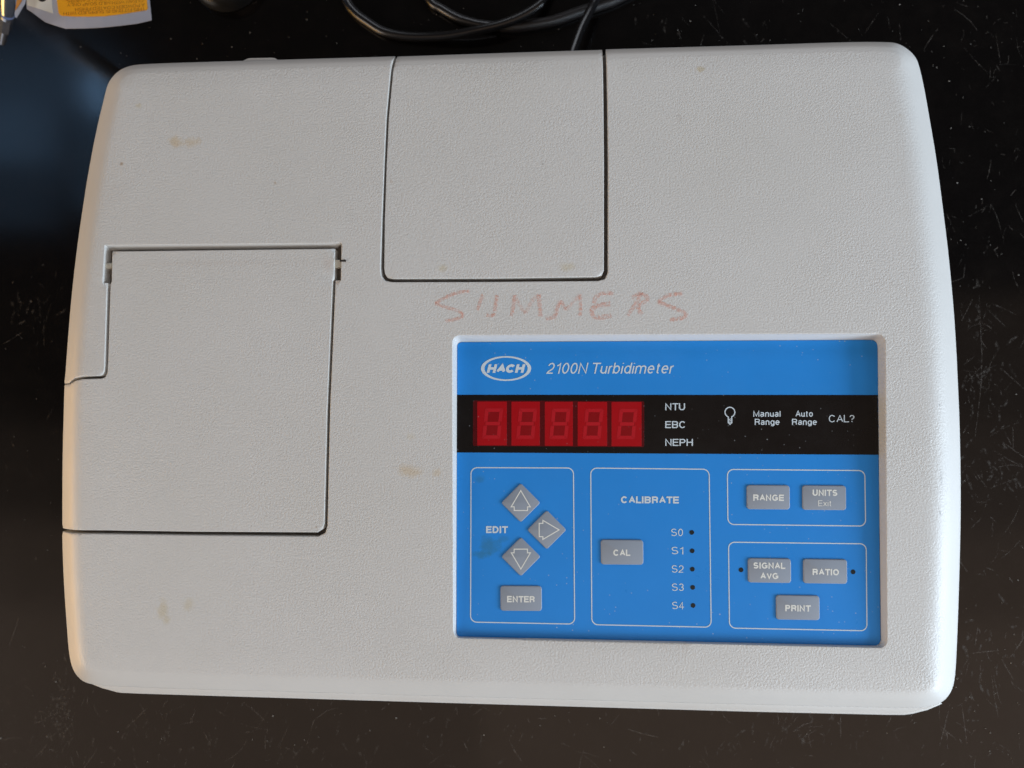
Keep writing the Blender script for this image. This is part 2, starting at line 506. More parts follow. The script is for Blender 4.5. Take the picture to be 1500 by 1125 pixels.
LID2 = W([(583.5, 30), (578.6, 84), (575.3, 105), (569, 172), (566, 239), (563.2, 321), (562.3, 392), (563.5, 401), (567.5, 406.5), (575, 408), (720, 407.5), (874, 405.3),
          (881.5, 403), (884.6, 396), (884.8, 239), (884, 150), (882.9, 74), (882.5, 30)], H)
POC2 = W([(580.5, 30), (575.4, 84), (572, 105), (565.8, 172), (562.8, 239), (559.6, 321), (557.4, 393), (558.5, 404), (563.8, 411), (575, 413), (720, 412.6), (876, 411.3),
          (886.2, 408.5), (890.4, 399), (890.6, 239), (889.6, 150), (887.8, 74), (887.5, 30)], H)
REC_O = W(rrect((663, 491.5), (1296.5, 489), (1299, 949), (664.5, 934.5), (11, 13, 11, 11)), H)

def zp_of(y):
    """height of the slightly tilted control panel at world y"""
    yt = at(980, 500, H).y; yb = at(980, 940, H).y
    t = (y - yt) / (yb - yt)
    return H - (0.0064 + (0.0027 - 0.0064) * t)
def pan(px, py, lift=0.0):
    p = at(px, py, H - 0.004)
    for _ in range(3):
        p = at(px, py, zp_of(p.y) + lift)
    return p
PANEL_PX = rrect((669.8, 501.3), (1285.5, 497.8), (1290, 946), (668.6, 932.5), (6, 10, 9, 6))
REC_I = [pan(p[0], p[1]).xy for p in PANEL_PX]

def offs(poly, d):
    """points at distance d on both sides of a closed polyline"""
    n = len(poly); out = []
    for i in range(n):
        a, b = poly[i - 1], poly[(i + 1) % n]
        t = (b - a).normalized(); nn = Vector((-t.y, t.x))
        out += [poly[i] + nn * d, poly[i] - nn * d]
    return out

RF = 0.00040
def side_w(nx, ny):
    return nx * nx * (0.0175 if nx > 0 else 0.0130) + ny * ny * (0.0062 if ny > 0 else 0.0085)
def build_shell():
    cuts = {k: resample(v, 0.0025) for k, v in (("l1", LID1), ("p1", POC1), ("l2", LID2), ("p2", POC2), ("ro", REC_O), ("ri", REC_I))}
    pts, edges = [], []
    def add_loop(poly):
        k = len(pts); n = len(poly)
        pts.extend(poly); edges.extend([(k + i, k + (i + 1) % n) for i in range(n)])
    add_loop(OUT)
    for c in cuts.values(): add_loop(c)
    extra = []
    for f in (0.04, 0.1, 0.18, 0.28, 0.4, 0.52, 0.64, 0.76, 0.88, 1.0, 1.12):
        for i, p in enumerate(OUT):
            a, b_ = OUT[i - 2], OUT[(i + 2) % len(OUT)]
            t = (b_ - a).normalized(); nn = Vector((-t.y, t.x))
            w = side_w(-nn.x, -nn.y)
            extra.append(("o", w * f, p + nn * (w * f)))
    for k in ("l1", "p1", "l2", "p2", "ro"):
        for d in (0.00006, 0.00014, 0.00024, 0.00033, RF, RF * 1.8):
            for q in offs(cuts[k], d): extra.append((k, d, q))
    xs = [p.x for p in OUT]; ys = [p.y for p in OUT]
    x = min(xs)
    while x < max(xs):
        y = min(ys)
        while y < max(ys):
            extra.append(("g", 0, Vector((x + random.uniform(-.001, .001), y + random.uniform(-.001, .001))))); y += 0.011
        x += 0.011
    E = np.array([[e[2].x, e[2].y] for e in extra])
    dist = {"o": poly_dist(E, OUT)[0]}
    for k, c in cuts.items(): dist[k] = poly_dist(E, c)[0]
    ins = inside(E, OUT)
    allmin = np.min(np.stack([dist[k] for k in cuts]), 0)
    for i, (k, d, q) in enumerate(extra):
        if not ins[i] or allmin[i] < 0.00004 or dist["o"][i] < 0.0002: continue
        if k == "g":
            if allmin[i] < 0.004 or dist["o"][i] < 0.012: continue
        elif dist[k][i] < d * 0.93: continue
        elif k == "o" and allmin[i] < RF * 1.6: continue
        pts.append(q)
    V, Ed, F, _, _, _ = delaunay_2d_cdt(pts, edges, [], 0, 1e-6)
    P = np.array([[v.x, v.y] for v in V])
    C = np.array([P[list(f)].mean(0) for f in F])
    fin = inside(C, OUT)
    fin_l1, fin_p1 = inside(C, LID1), inside(C, POC1)
    fin_l2, fin_p2 = inside(C, LID2), inside(C, POC2)
    fin_ri = inside(C, REC_I)
    do, bi = poly_dist(P, OUT)
    dcut = {k: poly_dist(P, c)[0] for k, c in cuts.items()}
    # smooth outward normals of the outline give the width of the chamfer
    n = len(OUT); ws = []
    for i in range(n):
        a, b_ = OUT[(i - 6) % n], OUT[(i + 7) % n]
        t = (b_ - a).normalized()
        ws.append(side_w(t.y, -t.x))
    ws = np.array(ws)
    ws = sum(np.roll(ws, s) for s in range(-7, 8)) / 15
    for _ in range(2): ws = sum(np.roll(ws, s) for s in range(-5, 6)) / 11
    w = ws[bi]
    M = 0.64
    def chamfer(d, ww):
        t = np.maximum(ww - d, 0); k = ww * (0.32 + 0.23 * np.clip((ww - 0.0105) / 0.0065, 0, 1))
        return np.where(t < k, M * t * t / (2 * k), M * (t - k / 2))
    drop = chamfer(do, w)
    near = np.where((do > 1e-5) & (do < 0.030))[0]      # soften the ridge at the corners
    acc = drop[near].copy(); cnt_ = 1.0
    for f, m_ in ((0.5, 8), (1.0, 10)):
        for q in range(m_):
            a_ = 2 * math.pi * (q + f) / m_
            rr = np.minimum(do[near] * 0.75, 0.0042) * f
            Q = P[near] + np.stack([rr * math.cos(a_), rr * math.sin(a_)], 1)
            dq, bq = poly_dist(Q, OUT)
            acc += chamfer(dq, ws[bq]); cnt_ += 1
    drop[near] = acc / cnt_
    # last bit rolls over to vertical
    r = 0.0012
    e = np.clip(do, 0, r)
    drop = drop + 0.8 * (r - np.sqrt(np.maximum(r * r - (r - e) ** 2, 0)))
    zb = H - drop
    def fil(d, r=RF):
        e = np.clip(d, 0, r)
        return r - np.sqrt(np.maximum(r * r - (r - e) ** 2, 0))
    vin_ro = inside(P, REC_O) & (dcut["ro"] > 2e-6)
    z_body = zb - fil(np.minimum(np.minimum(dcut["p1"], dcut["p2"]), np.where(vin_ro, 0, dcut["ro"])), RF)
    zi = np.array([zp_of(y) for y in P[:, 1]]) - 0.0006
    s = dcut["ro"] / (dcut["ro"] + dcut["ri"] + 1e-9)
    z_body = np.where(vin_ro, (H - RF) * (1 - s) + zi * s, z_body)
    z_l1 = zb - 0.0001 - fil(dcut["l1"]); z_l2 = zb - 0.0003 - fil(dcut["l2"])
    z_w = zb - 0.0056
    sel_body = fin & ~fin_p1 & ~fin_p2 & ~fin_ri
    grain = np.clip((do - w * (0.72 - 0.42 * np.clip((w - 0.0135) / 0.003, 0, 1))) / (w * 0.4 + 1e-6), 0, 1) * np.where(vin_ro, 0.15, 1.0)
    def make(name, sel, z, mat, wall, grainy=True, outer_to=None, bottom=True):
        ids = [i for i in range(len(F)) if sel[i]]
        used = sorted({v for i in ids for v in F[i]})
        mp = {v: j for j, v in enumerate(used)}
        vs = [(P[v, 0], P[v, 1], z[v]) for v in used]
        g = [grain[v] for v in used]
        fs = []
        cnt = {}
        for i in ids:
            f = list(F[i])
            a = sum(P[f[j - 1], 0] * P[f[j], 1] - P[f[j], 0] * P[f[j - 1], 1] for j in range(len(f)))
            if a < 0: f.reverse()
            fs.append([mp[v] for v in f])
            for j in range(len(f)): cnt[(f[j - 1], f[j])] = 1
        low = {}
        for (a, b_) in list(cnt):
            if (b_, a) in cnt: continue
            q = []
            for v in (a, b_):
                if v not in low:
                    low[v] = len(vs)
                    outer = do[v] < 2e-6
                    zz = outer_to if (outer and outer_to is not None) else z[v] - wall
                    vs.append((P[v, 0], P[v, 1], zz)); g.append(0.0)
                q.append(low[v])
            fs.append([mp[b_], mp[a], q[0], q[1]])
        me = mesh_py(vs, fs, True, 42)
        at_ = me.attributes.new("grain", 'FLOAT', 'POINT')
        at_.data.foreach_set("value", g if grainy else [0.0] * len(g))
        return link(name, me, mat, ROOT)
    body = make("body_shell", sel_body, z_body, M_BODY, 0.0075, outer_to=0.004)
    make("sample_lid", fin & fin_l1, z_l1, M_LID, 0.0050)["label"] = "hinged sample compartment lid at left, wrapping over the side"
    make("rear_lid", fin & fin_l2, z_l2, M_LID, 0.0050)["label"] = "square access lid at the rear middle"
    make("lid_well", fin & (fin_p1 | fin_p2), z_w, M_WELL, 0.002, grainy=False, outer_to=0.004)
build_shell()

def slab(poly_px, z_top, thick, bev, seg=2, zfun=None, lift=0.0):
    """plate with a rounded upper edge; outline in order, corners kept"""
    pts = [zfun(p[0], p[1], lift) if zfun else at(p[0], p[1], z_top) for p in poly_px]
    c = sum((p for p in pts), Vector()) / len(pts)
    area2 = sum(a.x * b.y - b.x * a.y for a, b in zip(pts, pts[1:] + pts[:1]))
    if area2 < 0: pts.reverse()
    n = len(pts)
    def inset(d):
        out = []
        for i in range(n):
            a, b_ = pts[i - 1], pts[(i + 1) % n]
            e1 = (pts[i] - a).xy.normalized(); e2 = (b_ - pts[i]).xy.normalized()
            n1 = Vector((-e1.y, e1.x)); n2 = Vector((-e2.y, e2.x))
            m = n1 + n2; m = m / max(1e-6, m.dot(n1))
            if m.length > 1.5: m = m.normalized() * 1.5
            out.append(Vector((pts[i].x + m.x * d, pts[i].y + m.y * d, pts[i].z)))
        return out
    rings = [[Vector((p.x, p.y, p.z - thick)) for p in pts]]
    for k in range(seg + 1):
        t = math.pi / 2 * k / seg
        rings.append([Vector((q.x, q.y, q.z - bev * (1 - math.sin(t)))) for q in inset(bev * (1 - math.cos(t)))])
    vs = [v for r in rings for v in r]
    fs = []
    for k in range(len(rings) - 1):
        for i in range(n):
            j = (i + 1) % n
            fs.append((k * n + i, k * n + j, (k + 1) * n + j, (k + 1) * n + i))
    fs.append([(len(rings) - 1) * n + i for i in range(n)])
    fs.append([n - 1 - i for i in range(n)])
    return mesh_py(vs, fs, True, 35)

# front skirt: the lip that shows below the front edge
skirt = slab([(134, 999), (152, 1006.6), (174, 1012.6), (182, 1013.6), (210, 1014.8), (700, 1029.5), (1100, 1041), (1300, 1045.6), (1322, 1045.6), (1334, 1044), (1356, 1038.5), (1378, 1029), (1300, 960), (300, 930)], 0, 0.12, 0.0013, 4,
             lambda x, y, l: at(x, y, H - 0.0142) + Vector((0, 0, 0.0024)))
sk = skirt.attributes.new("grain", 'FLOAT', 'POINT')
link("front_skirt", skirt, M_BODY, ROOT)
link("rear_tab", slab([(350, 91), (362, 85.2), (366, 84.4), (398, 83.8), (402, 84.2), (410, 89), (410, 100), (350, 101)], H - 0.005, 0.10, 0.0006), M_BODY, ROOT)
# feet
for px, py in ((230, 240), (1250, 240), (230, 900), (1250, 900)):
    bm = bmesh.new()
    p = at(px, py, 0.0)
    q = Vector((base_c.x + (p.x - base_c.x) * 0.72, base_c.y + (p.y - base_c.y) * 0.72, 0.0023))
    bmesh.ops.create_cone(bm, cap_ends=True, segments=20, radius1=0.010, radius2=0.011, depth=0.0044, matrix=Matrix.Translation(q))
    me = bpy.data.meshes.new("m"); bm.to_mesh(me); bm.free()
    link("rubber_foot", me, M_CORD, ROOT)

# hinge pins
def box_px(x0, y0, x1, y1, zt, th, bev=0.0003):
    return slab([(x0, y0), (x1, y0), (x1, y1), (x0, y1)], zt, th, bev)
def cyl(p, q, r, seg=16, cap_r=None):
    p = Vector(p); q = Vector(q); d = q - p
    rot = d.to_track_quat('Z', 'Y').to_matrix().to_4x4()
    bm = bmesh.new()
    bmesh.ops.create_cone(bm, cap_ends=True, segments=seg, radius1=r, radius2=r if cap_r is None else cap_r, depth=d.length,
                          matrix=Matrix.Translation((p + q) / 2) @ rot)
    me = bpy.data.meshes.new("m"); bm.to_mesh(me); bm.free()
    me.polygons.foreach_set("use_smooth", [True] * len(me.polygons)); me.set_sharp_from_angle(angle=math.radians(40))
    return me
def strip3(pts, zs, th):
    P = [at(x, y, z) for (x, y), z in zip(pts, zs)]
    vs = P + [Vector((p.x, p.y, p.z - th)) for p in P]
    n = len(P)
    fs = [list(range(n - 1, -1, -1)), [n + i for i in range(n)]] + [(i, (i + 1) % n, n + (i + 1) % n, n + i) for i in range(n)]
    return mesh_py(vs, fs)
link("channel_wall", strip3([(154, 359.9), (499.6, 356.8), (492.5, 363.6), (160.5, 366.8)], (H - .0009, H - .0009, H - .0042, H - .0042), 0.001), M_BODY, ROOT, label="sloping wall of the hinge channel")
link("channel_wall", strip3([(154, 360.2), (158.2, 366.6), (155.0, 413.8), (151.0, 414.0)], (H - .0009, H - .0040, H - .0040, H - .0009), 0.001), M_BODY, ROOT)
link("hinge_pin", cyl(at(155.8, 390, H - 0.0028), at(166, 389.6, H - 0.0028), 0.0015), M_PIN, ROOT)
link("hinge_block", box_px(489.5, 380.5, 499.4, 391.8, H - 0.0012, 0.003), M_PIN, ROOT)
link("hinge_wire", cyl(at(498, 382.2, H + 0.0001), at(506.8, 382, H + 0.0001), 0.00045, 10), M_STEELPIN, ROOT)

# ------------------------------------------------------------------ control panel
PANEL = link("control_panel", slab(PANEL_PX, 0, 0.0006, 0.0001, 1, pan, 0.0), M_BLUE, ROOT, label="blue overlay panel with a black display strip")
def on_panel(name, me_px, mat, lift, parent=PANEL, label=None):
    vs, fs = me_px
    pts = [pan(x, y, lift) for x, y in vs]
    ff = []
    for f in fs:
        a = sum(pts[f[j - 1]].x * pts[f[j]].y - pts[f[j]].x * pts[f[j - 1]].y for j in range(len(f)))
        ff.append(list(f) if a > 0 else list(reversed(f)))
    return link(name, mesh_py(pts, ff), mat, parent, label)
def loop_ring(poly, w):
    """closed line of width w, in picture units"""
    P = [Vector(p) for p in poly]; n = len(P); vs = []
    for i in range(n):
        a, b_ = P[i - 1], P[(i + 1) % n]
        e1 = (P[i] - a).normalized(); e2 = (b_ - P[i]).normalized()
        n1 = Vector((-e1.y, e1.x)); n2 = Vector((-e2.y, e2.x)); m = n1 + n2
        m = m / max(0.3, m.dot(n1))
        vs += [P[i] + m * w / 2, P[i] - m * w / 2]
    fs = [(2 * i, 2 * i + 1, 2 * ((i + 1) % n) + 1, 2 * ((i + 1) % n)) for i in range(n)]
    return vs, fs
def tilt(px, py):
    t = -0.006 + (py - 500) / 440 * 0.026
    return t * (0.3 + 0.9 * (px - 670) / 620)

# grotesque lettering drawn as strokes: width, then strokes in a unit box; ("a", cx, cy, rx, ry, a0, a1) is an arc
def A_(cx, cy, rx, ry, a0, a1, n=12):
    return [(cx + rx * math.cos(math.radians(a0 + (a1 - a0) * i / n)), cy + ry * math.sin(math.radians(a0 + (a1 - a0) * i / n))) for i in range(n + 1)]
O_ = lambda: [A_(.5, .5, .5, .5, 0, 360, 32)]
P_ = lambda r: [(0, 1)] + A_(.62, 1 - r, .38, r, 90, -90, 10) + [(0, 1 - 2 * r)]
XH = 0.72
GL = {
 "A": (.66, [[(0, 0), (.5, 1), (1, 0)], [(.17, .34), (.83, .34)]]),
 "B": (.60, [[(0, 0)] + P_(.245), [(0, .51)] + A_(.66, .255, .34, .255, 90, -90, 10) + [(0, 0)]]),
 "C": (.66, [A_(.5, .5, .5, .5, 38, 322, 26)]),
 "D": (.62, [[(0, 0), (0, 1)] + A_(.42, .5, .58, .5, 90, -90, 16) + [(0, 0)]]),
 "E": (.54, [[(1, 1), (0, 1), (0, 0), (1, 0)], [(0, .52), (.92, .52)]]),
 "F": (.51, [[(1, 1), (0, 1), (0, 0)], [(0, .5), (.88, .5)]]),
 "G": (.69, [A_(.5, .5, .5, .5, 40, 345, 26)[:-2] + [(1, .2), (1, .46), (.55, .46)]]),
 "H": (.60, [[(0, 0), (0, 1)], [(1, 0), (1, 1)], [(0, .52), (1, .52)]]),
 "I": (.0, [[(0, 0), (0, 1)]]),
 "L": (.48, [[(0, 1), (0, 0), (1, 0)]]),
 "M": (.74, [[(0, 0), (0, 1), (.5, .06), (1, 1), (1, 0)]]),
 "N": (.60, [[(0, 0), (0, 1), (1, 0), (1, 1)]]),
 "O": (.70, O_()),
 "P": (.56, [[(0, 0)] + P_(.265)]),
 "R": (.60, [[(0, 0)] + P_(.25), [(.60, .5)] + [(.84, .42), (.93, .26), (.95, .1), (1, 0)]]),
 "S": (.58, [A_(.5, .745, .46, .255, 28, 180, 12) + A_(.5, .745, .46, .235, 180, 262, 6)[1:] + A_(.5, .265, .5, .255, 82, 0, 7) + A_(.5, .265, .5, .265, 0, -158, 12)[1:]]),
 "T": (.58, [[(0, 1), (1, 1)], [(.5, 1), (.5, 0)]]),
 "U": (.60, [[(0, 1), (0, .36)] + A_(.5, .36, .5, .36, 180, 360, 14) + [(1, 1)]]),
 "V": (.62, [[(0, 1), (.5, 0), (1, 1)]]),
 "W": (.90, [[(0, 1), (.26, 0), (.5, .97), (.74, 0), (1, 1)]]),
 "Y": (.62, [[(0, 1), (.5, .42), (1, 1)], [(.5, .42), (.5, 0)]]),
 "0": (.47, [A_(.5, .5, .5, .5, 0, 360, 32)]),
 "1": (.30, [[(0, .77), (.45, .80), (.9, .98), (.9, 0)]]),
 "2": (.47, [A_(.5, .70, .48, .30, 168, -20, 14) + [(.78, .42), (.25, .2), (.03, .06), (0, 0), (1, 0)]]),
 "3": (.47, [A_(.48, .755, .44, .245, 160, -90, 14), A_(.48, .26, .5, .26, 92, -165, 16)]),
 "4": (.50, [[(1, .26), (0, .26), (.72, 1), (.72, 0)]]),
 "?": (.46, [A_(.5, .74, .48, .26, 175, -40, 14) + [(.58, .46), (.5, .28)], [(.5, .10), (.5, -.02)]]),
 ".": (.0, [[(0, 0), (0, .06)]]),
 "a": (.44, [A_(.5, XH - .17, .42, .17, 165, 0, 8) + [(.92, .1), (1.04, 0)], [(.92, .42), (.6, .36)] + A_(.42, .19, .42, .19, 80, 290, 10) + [(.75, .06), (.92, .2)]]),
 "b": (.46, [[(0, 1.0), (0, 0)], A_(.5, XH / 2, .5, XH / 2, 0, 360, 24)]),
 "d": (.46, [[(1, 1.0), (1, 0)], A_(.5, XH / 2, .5, XH / 2, 0, 360, 24)]),
 "e": (.46, [[(0, .38), (1, .38)] + A_(.5, XH / 2, .5, XH / 2, 4, 318, 22)]),
 "g": (.46, [A_(.5, XH / 2, .5, XH / 2, 0, 360, 24), [(1, XH), (1, -.05)] + A_(.5, -.05, .5, .19, 0, -150, 10)]),
 "i": (.0, [[(0, 0), (0, XH)], [(0, .95), (0, 1.04)]]),
 "l": (.0, [[(0, 0), (0, 1.03)]]),
 "m": (.80, [[(0, 0), (0, XH)], [(0, .42)] + A_(.25, XH - .22, .25, .22, 180, 0, 8) + [(.5, 0)], [(.5, .42)] + A_(.75, XH - .22, .25, .22, 180, 0, 8) + [(1, 0)]]),
 "n": (.42, [[(0, 0), (0, XH)], [(0, .42)] + A_(.5, XH - .24, .5, .24, 180, 0, 10) + [(1, 0)]]),
 "o": (.46, [A_(.5, XH / 2, .5, XH / 2, 0, 360, 24)]),
 "r": (.22, [[(0, 0), (0, XH)], [(0, .42)] + A_(1.0, .42, 1.0, .29, 170, 90, 6)]),
 "t": (.24, [[(.42, .95), (.42, .12)] + A_(.85, .12, .43, .12, 190, 270, 5) + [(1, .0)], [(0, XH), (1, XH)]]),
 "u": (.42, [[(0, XH), (0, .24)] + A_(.5, .24, .5, .24, 180, 360, 10) + [(1, XH)], [(1, .3), (1, 0)]]),
 "x": (.44, [[(0, 0), (1, XH)], [(0, XH), (1, 0)]]),
}
GCACHE = {}
def glyph_mesh(ch, t):
    """flat outline of one letter with stroke width t (cap height 1), united so that no faces overlap"""
    if (ch, t) in GCACHE: return GCACHE[(ch, t)]
    w, strokes = GL[ch]
    V, Ed, polys = [], [], []
    for st in strokes:
        P = [Vector((t / 2 + x * w, t / 2 + y * (1 - t))) for x, y in st]
        closed = (P[0] - P[-1]).length < 1e-4
        if closed: P = P[:-1]
        n = len(P); L, R_ = [], []
        for i in range(n):
            a = P[i - 1] if (i or closed) else None; c = P[(i + 1) % n] if (i < n - 1 or closed) else None
            e1 = (P[i] - a).normalized() if a else (c - P[i]).normalized()
            e2 = (c - P[i]).normalized() if c else e1
            n1 = Vector((-e1.y, e1.x)); n2 = Vector((-e2.y, e2.x)); m = n1 + n2
            m = m / max(0.18, m.dot(n1))
            if m.length > 1.9: m = m.normalized() * 1.9
            ext = Vector((0, 0))
            L.append(P[i] + m * t / 2); R_.append(P[i] - m * t / 2)
        if not closed:      # ends run to the edge of the box
            for k, e in ((0, (P[0] - P[1]).normalized()), (n - 1, (P[-1] - P[-2]).normalized())):
                f = t / 2 if (abs(e.x) < 0.02 and abs(e.y) > 0.9 and (abs(P[k].y - t / 2) < 1e-3 or abs(P[k].y - 1 + t / 2) < 1e-3)) or (abs(e.y) < 0.02 and ch in "EFLTZ4") else 0.0
                if f: L[k] += e * f; R_[k] += e * f
        for i in range(n if closed else n - 1):
            j = (i + 1) % n
            q = [L[i], R_[i], R_[j], L[j]]
            polys.append([(p.x, p.y) for p in q])
            k = len(V); V += q; Ed += [(k, k + 1), (k + 1, k + 2), (k + 2, k + 3), (k + 3, k)]
    vo, _, fo, _, _, _ = delaunay_2d_cdt(V, Ed, [], 0, 1e-5)
    P = np.array([[v.x, v.y] for v in vo]); C = np.array([P[list(f)].mean(0) for f in fo])
    keep = np.zeros(len(C), bool)
    for q in polys: keep |= inside(C, q)
    ids = [i for i in range(len(fo)) if keep[i]]
    used = sorted({v for i in ids for v in fo[i]}); mp = {v: k for k, v in enumerate(used)}
    r = ([(P[v, 0], P[v, 1]) for v in used], [tuple(mp[v] for v in fo[i]) for i in ids])
    GCACHE[(ch, t)] = r
    return r
def text_px(s, cx, cy, width, cap, bold=0.11, shear=0.0, anchor='c', tl=None, gap=0.125):
    vs, fs = [], []
    x_ = 0.0
    for ch in s:
        if ch == " ": x_ += 0.26; continue
        gv, gf = glyph_mesh(ch, bold)
        k = len(vs)
        vs += [(x_ + x + shear * y, y) for x, y in gv]
        fs += [tuple(i + k for i in f) for f in gf]
        x_ += GL[ch][0] + bold + gap - (0.06 if ch in "ATVLYr" else 0.0)
    x0 = min(v[0] for v in vs); x1 = max(v[0] for v in vs)
    sx = width / (x1 - x0)
    k = tilt(cx, cy) if tl is None else tl
    ox = cx - width / 2 if anchor == 'c' else cx
    return [(ox + (x - x0) * sx, cy + cap / 2 - y * cap + k * (ox + (x - x0) * sx - cx)) for x, y in vs], fs

# black strip
strip = [(669.6, 578.3), (1285.9, 578.6), (1287.1, 666.2), (669.2, 662.8)]
on_panel("black_strip", (strip, [(0, 1, 2, 3)]), M_BLACK, 0.00006)
# frames
def frame(tl, tr, br, bl, r): 
    return loop_ring(rrect(tl, tr, br, bl, r), 1.5)
for q in (((690, 685), (840, 685.5), (841.8, 914.2), (689.3, 911.2), 9), ((865.3, 685.6), (1038.8, 687.4), (1041.8, 918.8), (867, 915), 9),
          ((1065.5, 687.6), (1266.8, 689.3), (1268, 770.6), (1066.3, 768.2), 9), ((1067.2, 794.2), (1268.8, 796.6), (1270, 924), (1068.6, 920), 9)):
    on_panel("frame_line", frame(*q), M_PRINT, 0.00007)
# logo
def ellipse(cx, cy, rx, ry, n=64, flip=False):
    return [(cx + rx * math.cos(2 * math.pi * i / n), cy + ry * math.sin(2 * math.pi * i / n)) for i in range(n)]
o_, i_ = ellipse(741.3, 539.8, 36.8, 18.2), ellipse(741.3, 539.8, 31.6, 15.9)
n = 64
on_panel("logo_oval", (o_ + i_, [(k, (k + 1) % n, n + (k + 1) % n, n + k) for k in range(n)]), M_PRINT, 0.00007)
def txt(*a, mat=M_PRINT, lift=0.00008, parent=None, **k):
    return on_panel("lettering", text_px(*a, **k), mat, lift, PANEL if parent is None else parent)
txt("HACH", 741.3, 539.8, 57, 12.6, bold=0.29, gap=0.05, shear=0.22)
txt("2100N Turbidimeter", 893.5, 539.3, 187, 16.0, shear=0.2, bold=0.118)
for s, y, w in (("NTU", 595.8, 29), ("EBC", 622, 29), ("NEPH", 648, 40.5)):
    txt(s, 974.5, y, w, 10.2, anchor='l', bold=0.145)
txt("Manual", 1123.4, 606, 40, 9.0, bold=0.145); txt("Range", 1123.8, 618, 36.5, 9.0, bold=0.145)
txt("Auto", 1178, 606, 25.5, 9.0, bold=0.145); txt("Range", 1178.4, 618, 36.5, 9.0, bold=0.145)
txt("CAL?", 1232.8, 613.2, 37.5, 10.6)
# light bulb symbol
arc = [(1069.2 + 7.2 * math.cos(a), 603.8 + 7.2 * math.sin(a)) for a in [math.radians(110 + 320 * i / 28) for i in range(29)]]
bulb = arc + [(1072.0, 612.5), (1072, 619), (1069.4, 621.6), (1066.8, 619), (1066.8, 612.5)]
def line_px(pts, w):
    P = [Vector(p) for p in pts]; n = len(P); vs = []; fs = []
    for i in range(n):
        a, b_ = P[max(0, i - 1)], P[min(n - 1, i + 1)]
        d = (b_ - a).normalized(); m = Vector((-d.y, d.x)) * w / 2
        vs += [P[i] + m, P[i] - m]
        if i: fs.append((2 * i - 2, 2 * i - 1, 2 * i + 1, 2 * i))
    return vs, fs
def merge(parts):
    V, F = [], []
    for vs, fs in parts:
        k = len(V); V += [tuple(v) for v in vs]; F += [tuple(i + k for i in f) for f in fs]
    return V, F
on_panel("bulb_symbol", merge([loop_ring(bulb, 1.5)] + [line_px([(1067.2, y + .7), (1071.6, y - .7)], 1.1) for y in (614, 616.4, 618.8)]), M_PRINT, 0.00008)
txt("EDIT", 728, 775.8, 32, 10.2, bold=0.225)
txt("CALIBRATE", 952, 732.2, 85, 10.2, bold=0.225)
for i, (x, y) in enumerate(((983.2, 779.8), (983.7, 806.4), (984, 833.3), (984.3, 860), (984.7, 886.8))):
    txt("S%d" % i, x, y, 17.3, 10.8, anchor='l')

# indicator lamps (unlit dots)
for x, y in ((1013.4, 780), (1014, 807), (1014.3, 833.8), (1014.8, 860.5), (1015.3, 887), (1085.6, 834.8), (1249.8, 837.8)):
    link("indicator_lamp", slab(ellipse(x, y, 3.5, 3.5, 16), 0, 0.0003, 0.00004, 1, pan, 0.0001), M_DARK, ROOT)

# keys
def key(poly, lab):
    return link("key", slab(poly, 0, 0.0006, 0.00035, 3, pan, 0.00055), M_KEY, ROOT, label=lab)
KL = 0.0006
for (x0, y0, x1, y1), lab, texts in (
        ((732.8, 858.3, 793.5, 895), "grey key marked ENTER", [("ENTER", 763, 877.7, 40.5, 9.4)]),
        ((880, 790.8, 942.3, 827.2), "grey key marked CAL", [("CAL", 910.8, 809.6, 25, 9.4)]),
        ((1093.8, 710.7, 1157, 746.2), "grey key marked RANGE", [("RANGE", 1125.8, 729, 45, 9.4)]),
        ((1175.2, 711.2, 1239.5, 747.2), "grey key marked UNITS Exit", [("UNITS", 1208, 721.8, 37.3, 9.2), ("Exit", 1208, 737.2, 18.8, 8.6)]),
        ((1095.6, 818, 1158.8, 853.8), "grey key marked SIGNAL AVG", [("SIGNAL", 1127, 828.6, 46.8, 9.2), ("AVG", 1127, 843.6, 26.2, 9.2)]),
        ((1176.5, 819.2, 1241, 855), "grey key marked RATIO", [("RATIO", 1209.6, 838, 38.8, 9.4)]),
        ((1136.8, 872.2, 1200.6, 908.2), "grey key marked PRINT", [("PRINT", 1169, 891, 37.5, 9.4)])):
    k = tilt((x0 + x1) / 2, (y0 + y1) / 2) * (x1 - x0) / 2
    ko = key(rrect((x0, y0 - k), (x1, y0 + k), (x1 + .3, y1 + k), (x0 + .3, y1 - k), 4.5, 4), lab)
    for t in texts:
        txt(*t, bold=(0.11 if t[0] == "Exit" else 0.225), mat=M_KEYPRINT, lift=KL, parent=ko)
arrow = [(0, -18), (14, 5.8), (9.9, 5.8), (9.9, 11.2), (-9.6, 11.2), (-9.6, 5.8), (-14, 5.8)]
for cx, cy, rot, lab in ((762.8, 736.6, 0, "up"), (801, 776.2, 90, "right"), (763, 815.6, 180, "down")):
    R_ = 28.8
    ko = key(rrect((cx - R_, cy), (cx, cy - R_), (cx + R_, cy), (cx, cy + R_), 3.2, 4), "diamond shaped grey key with an arrow pointing " + lab)
    a = math.radians(rot)
    pts = [(cx + x * math.cos(a) - y * math.sin(a), cy + x * math.sin(a) + y * math.cos(a)) for x, y in arrow]
    on_panel("arrow_symbol", loop_ring(pts, 1.5), M_KEYPRINT, KL, ko)

